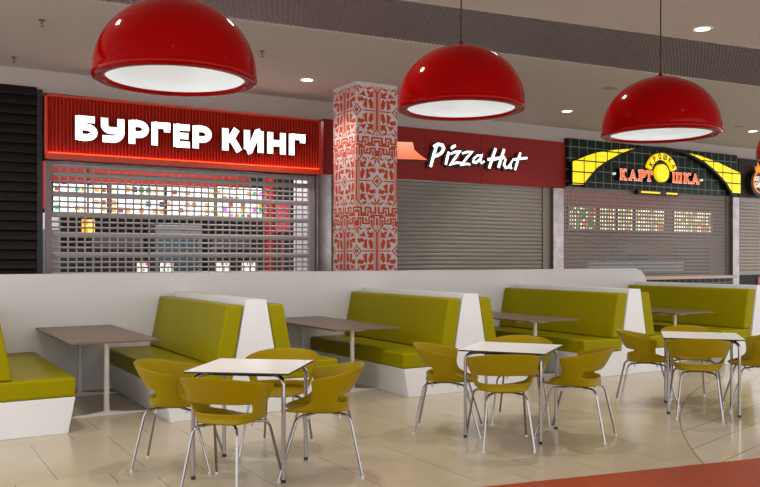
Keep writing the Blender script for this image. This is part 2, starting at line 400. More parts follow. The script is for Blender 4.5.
face(lambda t, z: (PX0 + t * W, PY0, z)); face(lambda t, z: (PX1, PY0 + t * W, z)); face(lambda t, z: (PX0, PY1 - t * W, z)); face(lambda t, z: (PX1 - t * W, PY1, z))
struct(pb.build('pillar', [mat('pillar_white', srgb(200, 192, 191), 0.5, spec=0.2), mat('pillar_ornament_red', srgb(186, 64, 18), 0.5, spec=0.2)]))

# ------------------------------------------------------------------ ceiling fittings
def downlight(x, y, label, watts=SPOT_W, grp='downlights in the ceiling'):
    t = thing('downlight', label, 'ceiling light', (x, y, CEIL), 0, grp)
    MB().lathe([(0.085, 0.0), (0.115, 0.0), (0.12, -0.006), (0.115, -0.012), (0.085, -0.01), (0.085, 0.0)], 28).build('trim_ring', M['post'], t, smooth=40)
    MB().lathe([(0.0001, -0.004), (0.086, -0.004)], 28).build('lens', M['glow'], t)
    ld = bpy.data.lights.new('downlight_beam', 'SPOT'); ld.energy = watts; ld.spot_size = math.radians(125); ld.spot_blend = 0.7; ld.color = (1, 0.93, 0.84); ld.shadow_soft_size = 0.09
    lo_ = bpy.data.objects.new('downlight_beam', ld); C.objects.link(lo_); lo_.parent = t; lo_.location = (0, 0, -0.03)
downlight(0.90, 3.6, 'round recessed downlight just left of the patterned pillar', SPOT_W * 0.75)
downlight(6.08, 3.52, 'round recessed downlight above the brick red sign, between the second and third lamps')
downlight(3.63, -1.22, 'round recessed downlight in front of the ceiling grille, top right')
downlight(11.08, 3.23, 'round recessed downlight at the far right, over the black board')
for x, y in [(-4.2, 3.6), (-1.5, -1.22), (8.8, -1.22), (-6.6, -1.22), (-4.0, -1.22), (1.0, -1.22), (6.2, -1.22), (-4, -5.2), (1, -5.2), (6, -5.2)]:  # unseen; some in the dining row are added to brighten floor and seats
    downlight(x, y, 'unseen round recessed downlight outside the picture', SPOT_W * (0.3 if y < -4 else 1.08 if y < 0 else 1), grp='downlights outside the picture')
M['sprink'] = mat('dull_brass', srgb(96, 86, 78), 0.5)
def sprinkler(x, y, label):
    t = thing('sprinkler', label, 'sprinkler', (x, y, CEIL), 0, 'fire sprinklers')
    MB().lathe([(0.001, -0.003), (0.035, -0.005), (0.04, -0.001), (0.04, 0)], 20).build('rosette', M['sprink'], t, smooth=40)
    MB().lathe([(0.012, 0), (0.012, -0.04), (0.004, -0.055), (0.004, -0.07), (0.024, -0.072), (0.024, -0.076), (0.0001, -0.077)], 14).build('nozzle', M['sprink'], t, smooth=40)
sprinkler(-2.98, 2.38, 'small metal sprinkler left of the largest lamp, nearer one')
sprinkler(-3.02, 4.37, 'small metal sprinkler by the wall above the black shutter')
sprinkler(-0.33, 2.38, 'small metal sprinkler right of the largest lamp')
def speaker(x, y, r, label):
    t = thing('ceiling_speaker', label, 'ceiling speaker', (x, y, CEIL), 0, 'flush ceiling speakers')
    MB().lathe([(r * 0.86, -0.006), (r, -0.008), (r * 1.02, 0)], 28).build('bezel', M['bulk'], t, smooth=40)
    MB().lathe([(0.0001, -0.005), (r * 0.86, -0.006)], 28).build('grille', mat('speaker_grille', srgb(150, 140, 132), 0.6), t)
speaker(5.23, 1.69, 0.12, 'flush round ceiling speaker above the smallest red lamp')
speaker(10.3, 3.0, 0.10, 'flush round ceiling speaker beside the far right downlight')

# ------------------------------------------------------------------ red dome lamps
def dome(x, y, z, label):
    R = 0.513; t = thing('pendant_lamp', label, 'lamp', (x, y, z), 0, 'red dome lamps in a row')
    Hh = 0.475
    prof = [(R * 0.845, -0.028), (R * 0.855, -0.044), (R * 0.88, -0.050), (R * 0.97, -0.050), (R * 0.998, -0.044), (R * 1.008, -0.03), (R * 1.004, -0.014), (R, -0.006), (R, 0.0)]
    prof += [(R * math.cos(a), Hh * math.sin(a)) for a in [PI / 2 * i / 20 for i in range(1, 20)]] + [(0.0001, Hh)]
    MB().lathe(prof, 72).build('lamp_shade', M['red'], t, smooth=60)
    pi = [(R * 0.846, -0.028), (R * 0.85, -0.012), (R * 0.868, 0.0)] + [(R * 0.87 * math.cos(a), 0.40 * math.sin(a)) for a in [PI / 2 * i / 12 for i in range(1, 12)]] + [(0.0001, 0.40)]
    li = MB().lathe(pi[::-1], 64).build('lamp_lining', M['lampin'], t, smooth=60)
    for k in range(4):
        a = PI / 4 + k * PI / 2; cx, cy = 0.24 * math.cos(a), 0.24 * math.sin(a)
        MB().lathe([(0.0001, 0.02), (0.03, 0.028), (0.045, 0.05), (0.05, 0.075), (0.045, 0.10), (0.028, 0.135), (0.022, 0.17), (0.022, 0.24)], 16, (cx, cy, 0.10)).build('bulb', M['bulb'], t, smooth=60)
    MB().lathe([(0.045, Hh - 0.004), (0.045, Hh + 0.01), (0.016, Hh + 0.018), (0.012, Hh + 0.04)], 20).build('cable_cap', M['red'], t, smooth=40)
    MB().tube([(0, 0, Hh + 0.02), (0.004, 0, (CEIL - z) * 0.75), (0, 0, CEIL - z)], 0.006, 8).build('cable', M['cable'], t, smooth=60)
    MB().lathe([(0.05, CEIL - z), (0.05, CEIL - z - 0.03), (0.01, CEIL - z - 0.035)], 18).build('ceiling_rose', M['cable'], t, smooth=40)
dome(-2.878, -2.231, 2.69, 'largest glossy red dome lamp, above the leftmost white table')
dome(-0.488, -2.075, 2.75, 'middle glossy red dome lamp, in front of the brick red sign')
dome(1.447, -2.448, 2.648, 'third glossy red dome lamp from the left, in front of the dark green tiled sign')
dome(4.03, -2.25, 2.64, 'glossy red dome lamp cut off by the right edge of the picture')

# ------------------------------------------------------------------ shop fronts
# black shutter at the far left
t = thing('rolling_shutter', 'closed black slatted shutter at the far left of the shop row', 'shutter', (-5.915, 4.95, 0))
sm = MB(); z = 0.0
while z < 3.83:
    sm.add([(x, y, q) for x in (-3.1, 3.26) for y, q in ((0.0, z), (-0.022, z + 0.012), (-0.022, z + 0.075), (0.0, z + 0.125), (0.012, z + 0.135))],
           [(i, i + 1, i + 6, i + 5) for i in range(4)]); z += 0.135
sm.box(-3.1, 3.26, 0.012, 0.03, 0, 3.86); sm.build('shutter_curtain', M['blackslat'], t, smooth=25)
MB().box(3.26, 3.335, -0.04, 0.06, 0, 3.88).build('guide_rail', M['black'], t, bevel=0.006)

# red ribbed sign with white letters
SU0, SU1, SZ0, SZ1 = -2.575, 1.75, 2.895, 3.81
t = thing('shop_sign', 'red ribbed shop sign with thick white lit Cyrillic letters, above the see-through shutter', 'sign', (0, 4.8, 0))
rm = MB(); n = 84; step = (SU1 - SU0 - 0.08) / n
ps = []
for i in range(n):
    x = SU0 + 0.04 + i * step
    ps += [(x, 0.05), (x + step * 0.12, 0.022), (x + step * 0.4, 0.012), (x + step * 0.65, 0.022), (x + step * 0.78, 0.05)]
ps.append((SU1 - 0.04, 0.05))
rm.add([(x, y, q) for q in (SZ0 + 0.1, SZ1 - 0.03) for x, y in ps], [(i, i + 1, len(ps) + i + 1, len(ps) + i) for i in range(len(ps) - 1)])
rm.build('ribbed_panel', M['ribred'], t, smooth=50)
fm = MB().box(SU0, SU0 + 0.04, 0, 0.32, SZ0, SZ1).box(SU1 - 0.04, SU1, 0, 0.32, SZ0, SZ1).box(SU0, SU1, 0.0, 0.32, SZ1 - 0.03, SZ1).box(SU0, SU1, -0.06, 0.32, SZ0, SZ0 + 0.085)
fm.box(SU0, SU1, 0.055, 0.2, SZ0, SZ1).build('sign_frame', M['redtrim'], t, bevel=0.004)
MB().box(SU0 + 0.05, SU1 - 0.05, -0.02, -0.005, SZ0 + 0.086, SZ0 + 0.1).build('light_strip', M['led'], t)
h = 0.14
BK = {
 'Б': [[(h, 0), (h, 1)], [(h, 1 - h * .9), (.74, 1 - h * .9)], [(h, h * .9), (.44, h * .9)] + arc(.44, .34, .27, .215, -90, 90) + [(h, .555)]],
 'У': [[(.13, 1), (.13, .78)] + arc(.36, .70, .23, .21, 180, 270) + [(.70, .49)], [(.72, 1), (.72, .44)] + arc(.42, .42, .30, .29, 0, -90) + [(.06, .13)]],
 'Р': [[(h, 0), (h, 1)], [(h, 1 - h * .9), (.42, 1 - h * .9)] + arc(.42, .64, .27, .235, 90, -90) + [(h, .405)]],
 'Г': [[(h, 0), (h, 1)], [(h, 1 - h * .9), (.80, 1 - h * .9)], [(.67, 1), (.67, .60)]],
 'Е': [[(h, 0), (h, 1)], [(h, 1 - h * .9), (.72, 1 - h * .9)], [(h, .5), (.66, .5)], [(h, h * .9), (.72, h * .9)]],
 'К': [[(h, 0), (h, 1)], [(h, .44), (.36, .56), (.58, 1.0)], [(.30, .60), (.46, .42), (.68, 0)]],
 'И': [[(.13, 1), (.13, .12)], [(.13, .02), (.25, .08), (.56, .92), (.70, .98)], [(.70, 1), (.70, 0)]],
 'Н': [[(.13, 0), (.13, 1)], [(.13, .5), (.68, .5)], [(.68, 0), (.68, 1)]],
}
LP = [('Б', -2.18, -1.87), ('У', -1.826, -1.488), ('Р', -1.435, -1.135), ('Г', -1.10, -0.815), ('Е', -0.77, -0.515), ('Р', -0.475, -0.165), ('К', -0.007, 0.326), ('И', 0.357, 0.70), ('Н', 0.755, 1.085), ('Г', 1.133, 1.434)]
for ch, a, b in LP:
    lm = MB(); xs = [p[0] for s_ in BK[ch] for p in s_]; x0, x1 = min(xs) - .0, max(xs) + .0
    top = max(p[0] for s_ in BK[ch] for p in s_)
    wd = {'Б': .85, 'У': .86, 'Р': .83, 'Г': .81, 'Е': .72, 'К': .78, 'И': .84, 'Н': .82}[ch]
    sx = (b - a) / wd; zb, sz = 3.185, 0.345
    for s_ in BK[ch]:
        lm.ribbon([(a + p[0] * sx, zb + p[1] * sz) for p in s_], [h * 0.5 * (sx + sz) * 0.98] * len(s_), -0.055, 0.012, 0, 1)
    lm.build('letter', [M['letter'], mat('letter_return', srgb(70, 20, 15), 0.5) if 'ret' not in M else M['ret']], t)
# red sign of the closed shop behind the pillar
t = thing('shop_sign', 'plain brick red shop sign with white brush script and a hat shaped emblem', 'sign', (0, 4.95, 0))
MB().box(1.875, 3.948, 0, 0.15, 2.93, 3.87).box(3.952, 5.248, 0, 0.15, 2.93, 3.87).box(5.252, 7.43, 0, 0.15, 2.93, 3.87).build('sign_board', M['maroon'], t, bevel=0.004)
def zc(px, py):                                         # script coordinates -> sign plane
    return (3.167 + 3.16 * (px / 740) * (1 - 0.1 * (1 - px / 740)), None)
Pu = [3.167, 3.321, 3.675, 4.021, 4.07, 6.327]; Pp = [0, 40, 130, 216, 228, 740]
def pu(px, py):
    t_ = px / 740.0; lamb = 0.84
    u = 3.167 + 3.16 * lamb * t_ / (1 - (1 - lamb) * t_)
    zt_ = 3.775 + (4.03 - 3.775) * t_; zb_ = 2.891 + (3.047 - 2.891) * t_
    return (u, zt_ + (zb_ - zt_) * py / 271.0)
def script(name, strokes, hwpx=8.5):
    lm = MB()
    for s_ in strokes:
        hw = [hwpx * 0.0027 * (0.78 + 0.35 * math.sin(PI * min(1, (i + .5) / len(s_)))) for i in range(len(s_))]
        q = [pu(*p) for p in s_]
        lm.ribbon(q, hw, -0.06, -0.05, 0, 0)
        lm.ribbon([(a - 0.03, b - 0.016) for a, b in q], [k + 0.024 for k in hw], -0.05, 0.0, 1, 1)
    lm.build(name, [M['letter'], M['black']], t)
script('letter', [[(268, 78), (250, 130), (230, 202)], [(246, 92), (272, 79), (296, 86), (303, 103), (292, 126), (266, 142), (246, 146)]], 9.5)
script('letter', [[(331, 122), (322, 155), (314, 190)], [(344, 104), (354, 94), (368, 88)]])
script('letter', [[(342, 132), (366, 122), (390, 120), (366, 155), (340, 190), (372, 180), (402, 182)]], 8)
script('letter', [[(404, 130), (430, 122), (456, 122), (430, 152), (400, 192), (430, 186), (446, 190)]], 7.5)
script('letter', [[(508, 140), (486, 140), (466, 158), (464, 176), (478, 180), (500, 160), (510, 140), (500, 170), (508, 181), (522, 172)]], 7)
script('letter', [[(582, 102), (566, 150), (547, 210)], [(626, 106), (612, 150), (596, 206)], [(540, 162), (580, 158), (630, 150)]], 9.5)
script('letter', [[(634, 158), (625, 190), (634, 206), (650, 202), (668, 166), (656, 196), (664, 212)]], 8)
script('letter', [[(710, 124), (696, 165), (682, 218)], [(672, 162), (705, 156), (744, 152)]], 8)
em = MB(); hat = [pu(*p) for p in [(-150, 165), (-75, 110), (-65, 68), (40, 64), (130, 68), (140, 110), (175, 140), (216, 165), (150, 161), (40, 158), (-60, 162)]]
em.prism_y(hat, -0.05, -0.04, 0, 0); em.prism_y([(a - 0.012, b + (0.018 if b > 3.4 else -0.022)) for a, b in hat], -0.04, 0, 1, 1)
m = mat('lit_peach_emblem', srgb(235, 130, 80), 0.4); g = NT(m); o = g.xyz()
f_ = g.m('MULTIPLY', g.m('SUBTRACT', o[2], 3.32), 2.6)
col = g.mix(g.m('MINIMUM', 1.0, g.m('MAXIMUM', 0.0, g.m('ADD', f_, g.m('MULTIPLY', g.noise(3.0), 0.35)))), srgb(236, 88, 40), srgb(252, 190, 160))
g.put(g.b.inputs['Emission Color'], col); g.b.inputs['Emission Strength'].default_value = 0.55
em.build('emblem', [m, M['black']], t)
# steel jambs
def jamb(a, b, ztop, label, y=4.88):
    o = MB().box(a, b, y, y + 0.24, 0, ztop).build('door_jamb', M['steel'], bevel=0.008); tag(o, label, 'jamb', 'steel jambs between the shops')
jamb(1.715, 1.985, 2.925, 'shiny steel jamb between the see-through shutter and the patterned pillar')
jamb(7.03, 7.31, 2.925, 'shiny steel jamb left of the dark green tiled shop front')
jamb(12.74, 12.98, 2.96, 'narrow steel jamb at the right end of the dark green tiled shop front')

def slot_shutter(name, label, u0, u1, z0, z1, rows, pitch, wb, m, loc_y, bow=0.018):
    """see-through curtain: horizontal slats joined by short webs"""
    t = thing(name, label, 'shutter', (0, loc_y, 0))
    cm_ = MB(); edges = [z0] + [q for r in rows for q in r] + [z1]
    for i in range(0, len(edges), 2):
        a, b = edges[i], edges[i + 1]
        if b > a: cm_.add([(x, y, q) for x in (u0, u1) for y, q in ((0.008, a), (0.008 - bow * .78, a + 0.2 * (b - a)), (0.008 - bow, (a + b) / 2), (0.008 - bow * .78, b - 0.2 * (b - a)), (0.008, b))],
                          [(k_, k_ + 1, k_ + 6, k_ + 5) for k_ in range(4)] + [(4, 0, 5, 9)])
    nw = int((u1 - u0) / pitch)
    for k_ in range(nw + 1):
        x = u0 + k_ * (u1 - u0) / nw
        cm_.add([(x - wb, 0, z0), (x + wb, 0, z0), (x + wb, 0, z1), (x - wb, 0, z1), (x - wb, 0.006, z0), (x + wb, 0.006, z0), (x + wb, 0.006, z1), (x - wb, 0.006, z1)],
                [(0, 1, 2, 3), (7, 6, 5, 4), (0, 3, 7, 4), (1, 5, 6, 2)])
    cm_.build('shutter_curtain', m, t)
    return t
rows = []
for k in range(6, -3, -1):                              # groups of three slot rows, then a plain slat
    for j in (2, 1, 0):
        q = 2.36 - 0.291 * k - 0.0797 * j
        if 0.9 < q < 2.85: rows.append((q - 0.025, q + 0.025))
t = slot_shutter('rolling_shutter', 'grey see-through shutter with rows of slots below the red ribbed sign', -2.46, 1.62, 0.3, 2.893, rows, 0.114, 0.012, M['slat'], 5.0)
MB().box(-2.535, -2.455, -0.05, 0.05, 0, 2.893).build('guide_rail', mat('rail_grey', srgb(120, 104, 104), 0.4, metal=0.5), t, bevel=0.005)
MB().box(1.61, 1.715, -0.03, 0.05, 0, 2.893).build('guide_rail', M['slat'], t, bevel=0.005)
MB().box(-2.46, 1.62, -0.03, 0.03, 0.0, 0.3).build('bottom_bar', M['slat'], t, bevel=0.005)
# solid shutter
t = thing('rolling_shutter', 'closed solid grey slatted shutter below the brick red sign', 'shutter', (0, 5.0, 0))
sm = MB(); z = 0.0; pt = 0.0765
while z < 2.84:
    sm.add([(x, y, q) for x in (1.985, 6.82) for y, q in ((0.008, z), (-0.004, z + 0.006), (-0.014, z + pt * .4), (-0.010, z + pt * .7), (0.004, z + pt * .88), (0.008, z + pt))],
           [(i, i + 1, i + 7, i + 6) for i in range(5)]); z += pt
sm.box(1.985, 6.82, 0.009, 0.02, 0, 2.928); sm.build('shutter_curtain', M['slat_solid'], t, smooth=25)
MB().box(6.82, 7.028, -0.04, 0.05, 0, 2.928).build('guide_rail', mat('rail_brown_grey', srgb(118, 106, 100), 0.4, metal=0.4), t, bevel=0.005)

# dark green tiled front
t = thing('shop_sign', 'dark green tiled shop sign with yellow wings and orange Cyrillic letters', 'sign', (0, 4.9, 0.03))
MB().box(7.43, 12.93, 0.0, 0.2, 2.95, 3.93).build('tiled_board', M['greentile'], t)
wl = [(7.47, 3.441), (7.551, 3.462), (7.894, 3.587), (8.183, 3.671), (8.689, 3.759), (9.457, 3.848), (9.12, 3.775), (8.819, 3.661), (8.392, 3.468), (8.141, 3.318), (7.935, 3.144), (7.78, 2.985), (7.47, 2.975)]
wr = [(10.912, 3.856), (11.42, 3.816), (12.089, 3.697), (12.90, 3.495), (12.93, 3.49), (12.93, 3.0), (12.621, 2.993), (12.38, 3.239), (11.985, 3.489), (11.623, 3.669), (11.269, 3.78)]
def clipped(poly, axis, lo_, hi_):
    def cut(P, s, c):
        out = []
        for i in range(len(P)):
            a, b = P[i], P[(i + 1) % len(P)]; da, db = s * (a[axis] - c), s * (b[axis] - c)
            if da >= 0: out.append(a)
            if da * db < 0: k_ = da / (da - db); out.append((a[0] + (b[0] - a[0]) * k_, a[1] + (b[1] - a[1]) * k_))
        return out
    P = cut(poly, 1, lo_); return cut(P, -1, hi_) if P else P
def wing(poly):
    wm = MB(); wm.prism_y(poly, -0.085, 0.0, 1, 1)
    # lit panes behind a dark glazing grid
    i = 0; x = 7.47 if poly is wl else 12.93 - 0.335 * 8
    while x < 12.95:
        P = clipped(poly, 0, x + 0.017, x + 0.318)
        for z_ in (2.77, 3.005, 3.24, 3.475, 3.71):
            Q = clipped(P, 1, z_ + 0.014, z_ + 0.221) if len(P) > 2 else []
            if len(Q) > 2: wm.prism_y(Q, -0.095, -0.085, 0, 0)
        x += 0.335
    wm.build('yellow_wing', [M['yellow'], M['darkgreen']], t)
wing(wl); wing(wr)
# dark arch that frames the letters
ctr = [(7.80, 2.96), (8.0, 3.17), (8.2, 3.34), (8.45, 3.48), (8.85, 3.66), (9.2, 3.78), (9.6, 3.86), (10.2, 3.9), (10.8, 3.87), (11.25, 3.76), (11.6, 3.65), (11.97, 3.47), (12.36, 3.22), (12.6, 2.97)]
MB().ribbon(ctr, 0.028, -0.11, 0.0).build('arch_trim', M['darkgreen'], t)
sr = 0.10; hs = 0.078
SER = {
 'К': [[(.16, .04), (.16, .96)], [(.2, .45), (.66, .95)], [(.34, .58), (.72, .05)], [(0, .05), (.36, .05)], [(0, .95), (.36, .95)], [(.52, .95), (.84, .95)], [(.54, .05), (.88, .05)]],
 'А': [[(.16, .05), (.44, .97)], [(.44, .97), (.74, .05)], [(.26, .33), (.64, .33)], [(0, .05), (.32, .05)], [(.56, .05), (.9, .05)]],
 'Р': [[(.16, .04), (.16, .96)], [(.16, .93), (.4, .93)] + arc(.42, .69, .24, .24, 90, -90, 6) + [(.16, .45)], [(0, .05), (.36, .05)], [(0, .95), (.3, .95)]],
 'Т': [[(.4, .04), (.4, .96)], [(.02, .93), (.8, .93)], [(.05, .93), (.05, .7)], [(.77, .93), (.77, .7)], [(.2, .05), (.6, .05)]],
 'Ш': [[(.14, .04), (.14, .96)], [(.55, .04), (.55, .96)], [(.96, .04), (.96, .96)], [(.02, .06), (1.08, .06)], [(0, .95), (.28, .95)], [(.41, .95), (.69, .95)], [(.82, .95), (1.1, .95)]],
 'О': [arc(.4, .5, .3, .43, 0, 360, 12)], }
def serif(ch, a, b, z0, z1, wd, y=-0.08, mats=None, par=None, hw_=None):
    lm = MB(); sx = (b - a) / wd; sz = z1 - z0
    for s_ in SER[ch]:
        thick = 0.115 if abs(s_[0][0] - s_[-1][0]) < 0.15 or len(s_) > 4 else 0.075
        q = [(a + p[0] * sx, z0 + p[1] * sz) for p in s_]
        lm.ribbon(q, thick * 0.22, y - 0.012, y, 0, 0)
        if len(q) == 2:
            (p0, p1) = q; l = math.hypot(p1[0] - p0[0], p1[1] - p0[1]); e = 0.008 / l
            q = [(p0[0] - (p1[0] - p0[0]) * e, p0[1] - (p1[1] - p0[1]) * e), (p1[0] + (p1[0] - p0[0]) * e, p1[1] + (p1[1] - p0[1]) * e)]
        lm.ribbon(q, thick * 0.22 + 0.010, y, 0.0, 1, 2)
    lm.build('letter', mats or [M['orange'], M['white'], M['black']], t)
for ch, a, b, wd in [('К', 8.864, 9.075, .88), ('А', 9.13, 9.387, .9), ('Р', 9.425, 9.636, .66), ('Т', 9.655, 9.875, .82), ('Ш', 10.526, 10.842, 1.1), ('К', 10.90, 11.148, .88), ('А', 11.17, 11.429, .9)]:
    serif(ch, a, b, 3.15 + 0.01 * (a - 9), 3.365 + 0.01 * (a - 9), wd)
for x in (8.738, 11.566):
    MB().prism_y(arc(x, 3.265, 0.026, 0.026, 0, 330, 11), -0.06, 0).build('round_stud', M['white'], t)
dm = MB().prism_y(arc(10.18, 3.35, 0.205, 0.195, 0, 345, 23), -0.10, -0.02, 0, 0).prism_y(arc(10.18, 3.35, 0.25, 0.24, 0, 345, 23), -0.02, 0.0, 1, 1)
dm.build('yellow_disc', [M['yellow'], M['black']], t)
am = MB().ribbon(arc(10.18, 3.33, 0.42, 0.39, 16, 164, 22), 0.07, -0.09, -0.02, 0, 0).ribbon(arc(10.18, 3.33, 0.42, 0.39, 12, 168, 22), 0.088, -0.02, 0.0, 1, 1)
am.build('yellow_arc', [M['yellow'], M['black']], t)
SM = {'К': [[(0, 0), (0, 1)], [(0, .45), (.55, 1)], [(.15, .55), (.6, 0)]], 'Р': [[(0, 0), (0, 1)], [(0, .95), (.35, .95), (.5, .75), (.35, .5), (0, .5)]],
      'О': [arc(.3, .5, .3, .5, 0, 360, 8)], 'Ш': [[(0, 0), (0, 1)], [(.4, 0), (.4, 1)], [(.8, 0), (.8, 1)], [(0, .03), (.8, .03)]], 'А': [[(0, 0), (.32, 1), (.64, 0)], [(.12, .3), (.52, .3)]]}
for i, ch in enumerate('КРОШКА'):
    a = math.radians(150 - i * 24); cx, cz = 10.18 + 0.42 * math.cos(a), 3.33 + 0.39 * math.sin(a); r_ = a - PI / 2; lm = MB()
    for s_ in SM[ch]:
        wdt = 0.8 if ch == 'Ш' else 0.6
        q = [((p[0] - wdt / 2) * 0.115, (p[1] - .5) * 0.115) for p in s_]
        lm.ribbon([(cx + p[0] * math.cos(r_) - p[1] * math.sin(r_), cz + p[0] * math.sin(r_) + p[1] * math.cos(r_)) for p in q], 0.011, -0.096, -0.09)
    lm.build('letter', M['black'], t)
qm = MB().box(9.41, 10.72, -0.09, 0, 2.86, 2.955, 1)
for x0, x1 in ((9.5, 10.1), (10.31, 10.67)): qm.box(x0, x1, -0.096, -0.09, 2.89, 2.925, 0)
qm.build('plaque', [M['yellow'], M['black']], t)
rows = [(z_, z_ + 0.030) for z_ in [1.14 + 0.0815 * i for i in range(22)]]
t = slot_shutter('rolling_shutter', 'fine slotted grey shutter above the stone counter below the dark green sign', 7.32, 12.62, 1.10, 2.978, rows, 0.078, 0.017, mat('taupe_shutter', srgb(140, 135, 133), 0.5, metal=0.0, spec=0.2), 5.0, 0.004)
MB().box(12.62, 12.74, -0.03, 0.05, 1.10, 2.978).build('guide_rail', mat('rail_taupe', srgb(112, 98, 92), 0.4, metal=0.4), t, bevel=0.005)
t = thing('service_counter', 'tiled shop counter with a beige stone top under the fine slotted shutter', 'counter', (0, 4.98, 0))
MB().box(7.32, 12.74, -0.22, 0.5, 1.035, 1.10).build('countertop', M['ledge'], t, bevel=0.008)
MB().box(7.32, 9.35, -0.1, 0.4, 0, 1.035).build('red_front_panel', M['redtile'], t)['label'] = 'red tiled front'
MB().box(9.35, 12.74, -0.1, 0.4, 0, 1.035).build('green_front_panel', M['greentile'], t)['label'] = 'dark green tiled front'
# board and shutter at the far right
t = thing('shop_sign', 'dark brown shop board with a round flame ringed badge at the right edge', 'sign', (0, 4.9, 0))
MB().box(12.98, 17.4, 0.0, 0.2, 2.98, 3.9).build('sign_board', M['dark'], t, bevel=0.004)
bx, bz, br = 13.62, 3.34, 0.25
MB().prism_y(arc(bx - 0.03, bz - 0.02, br + 0.06, br + 0.06, 0, 350, 35), -0.12, 0, 0).build('badge_body', M['black'], t)
MB().ribbon(arc(bx, bz, br, br, 0, 360, 36), 0.014, -0.14, -0.12).build('badge_ring', M['flame'], t)
fl = MB().prism_y([(bx - .16, bz + br - .03), (bx - .20, bz + br + .12), (bx - .12, bz + br + .07), (bx - .10, bz + br + .22), (bx - .02, bz + br + .1), (bx + .02, bz + br + .18), (bx + .08, bz + br + .08), (bx + .14, bz + br + .1), (bx + .12, bz + br - .02)], -0.14, -0.12)
fl.build('flame', M['flame'], t)
TX = {'K': [[(0, 0), (0, 1)], [(0, .4), (.55, 1)], [(.15, .55), (.6, 0)]], 'E': [[(0, 0), (0, 1)], [(0, .94), (.55, .94)], [(0, .5), (.5, .5)], [(0, .06), (.55, .06)]],
      'B': [[(0, 0), (0, 1)], [(0, .94), (.4, .94), (.5, .75), (.4, .52), (0, .52)], [(.4, .52), (.55, .28), (.4, .06), (0, .06)]], 'G': [arc(.32, .5, .32, .45, 45, 320, 8) + [(.6, .45), (.35, .45)]],
      'R': [[(0, 0), (0, 1)], [(0, .94), (.4, .94), (.52, .74), (.4, .5), (0, .5)], [(.25, .5), (.56, 0)]]}
for txt, x, z_, hh in (('KEB', bx - 0.19, bz + 0.02, 0.115), ('GR', bx - 0.19, bz - 0.14, 0.13)):
    for ch in txt:
        lm = MB()
        for s_ in TX[ch]: lm.ribbon([(x + p[0] * hh, z_ + p[1] * hh) for p in s_], 0.009, -0.135, -0.12)
        lm.build('letter', M['white'], t); x += hh * 0.85
t = slot_shutter('rolling_shutter', 'slotted grey shutter at the far right beyond the narrow steel jamb', 12.98, 16.85, 1.17, 2.978, [(z_, z_ + 0.036) for z_ in [1.2 + 0.0815 * i for i in range(21)]], 0.078, 0.016, M['slat'], 5.0, 0.005)
MB().box(12.98, 16.85, -0.05, 0.05, 1.10, 1.17).build('bottom_bar', M['slat'], t)
t = thing('service_counter', 'dark counter front with red panel at the far right of the shop row', 'counter', (0, 4.98, 0))
MB().box(12.98, 16.85, -0.1, 0.4, 0.0, 1.09).build('counter_front', M['dark'], t)
MB().box(13.66, 16.85, -0.12, -0.1, 0.1, 1.05).build('red_panel', M['redtile'], t)
struct(MB().box(17.1, 19.0, 6.6, 6.7, 0, CEIL).build('wall_dark_kitchen_back', M['dark']))

# ------------------------------------------------------------------ inside the burger kitchen, seen through the slots
ld = bpy.data.lights.new('kitchen_light', 'AREA'); ld.energy = 110; ld.size = 4.4; ld.size_y = 0.8; ld.shape = 'RECTANGLE'; ld.color = (0.95, 0.97, 1)
lo_ = bpy.data.objects.new('kitchen_light', ld); C.objects.link(lo_); lo_.location = (0.4, 5.75, 4.05)
def screen(a, b, z0, z1, y, m, label, name='menu_screen', cat='screen', grp='lit menu screens over the counter'):
    t = thing(name, label, cat, ((a + b) / 2, y, (z0 + z1) / 2), 0, grp); w2, h2 = (b - a) / 2, (z1 - z0) / 2
    MB().box(-w2, w2, 0, 0.06, -h2, h2).build('screen_housing', M['black'], t)
    MB().box(-w2 + 0.015, w2 - 0.015, -0.006, 0.0, -h2 + 0.015, h2 - 0.015).build('screen_panel', m, t)
    return t
screen(-2.01, -1.09, 2.29, 2.815, 7.6, M['scr_green'], 'lit menu screen with green heading, first from the left')
screen(-1.03, -0.07, 2.29, 2.83, 7.6, M['scr_mix'], 'lit menu screen, second from the left in the row')
screen(-0.03, 0.895, 2.29, 2.84, 7.6, M['scr_food'], 'lit menu screen, third from the left in the row')
screen(0.94, 1.88, 2.30, 2.89, 7.6, M['scr_pink'], 'lit menu screen with pink pictures, rightmost of the row')
o = MB().box(-2.7, 1.66, 7.67, 7.75, 2.36, 3.6).build('menu_backboard', M['redin']); tag(o, 'long red backboard behind the menu screens', 'panel')
o = MB().box(1.72, 1.86, 7.0, 7.12, 0, 3.6).build('red_column', M['redin']); tag(o, 'red square column right of the menu screens', 'column')
struct(MB().box(1.95, 3.2, 6.2, 6.3, 0, CEIL).build('wall_white_tile', M['whitein']))
o = MB().box(1.71, 1.98, 6.55, 6.58, 2.0, 2.5).box(1.83, 1.86, 6.58, 6.6, 0, 2.2).build('poster_stand', M['pink']); tag(o, 'pink poster on a thin stand beside the red column', 'poster')
fd = screen(-1.66, -1.42, 1.93, 2.175, 7.0, M['scr_fire'], 'small glowing orange display under the first menu screen', 'display', 'display', 'small displays')
MB().box(-0.015, 0.015, 0.02, 0.04, 0.12, CEIL - 2.052).build('hanging_rod', M['black'], fd)
t = thing('kitchen_counter', 'long grey service counter behind the see-through shutter', 'counter', (0, 5.95, 0))
MB().box(-2.5, 1.6, -0.05, 0.6, 1.16, 1.2).build('countertop', M['steelin'], t); MB().box(-2.45, 1.55, 0.02, 0.55, 0, 1.16).build('counter_body', M['darkin'], t)
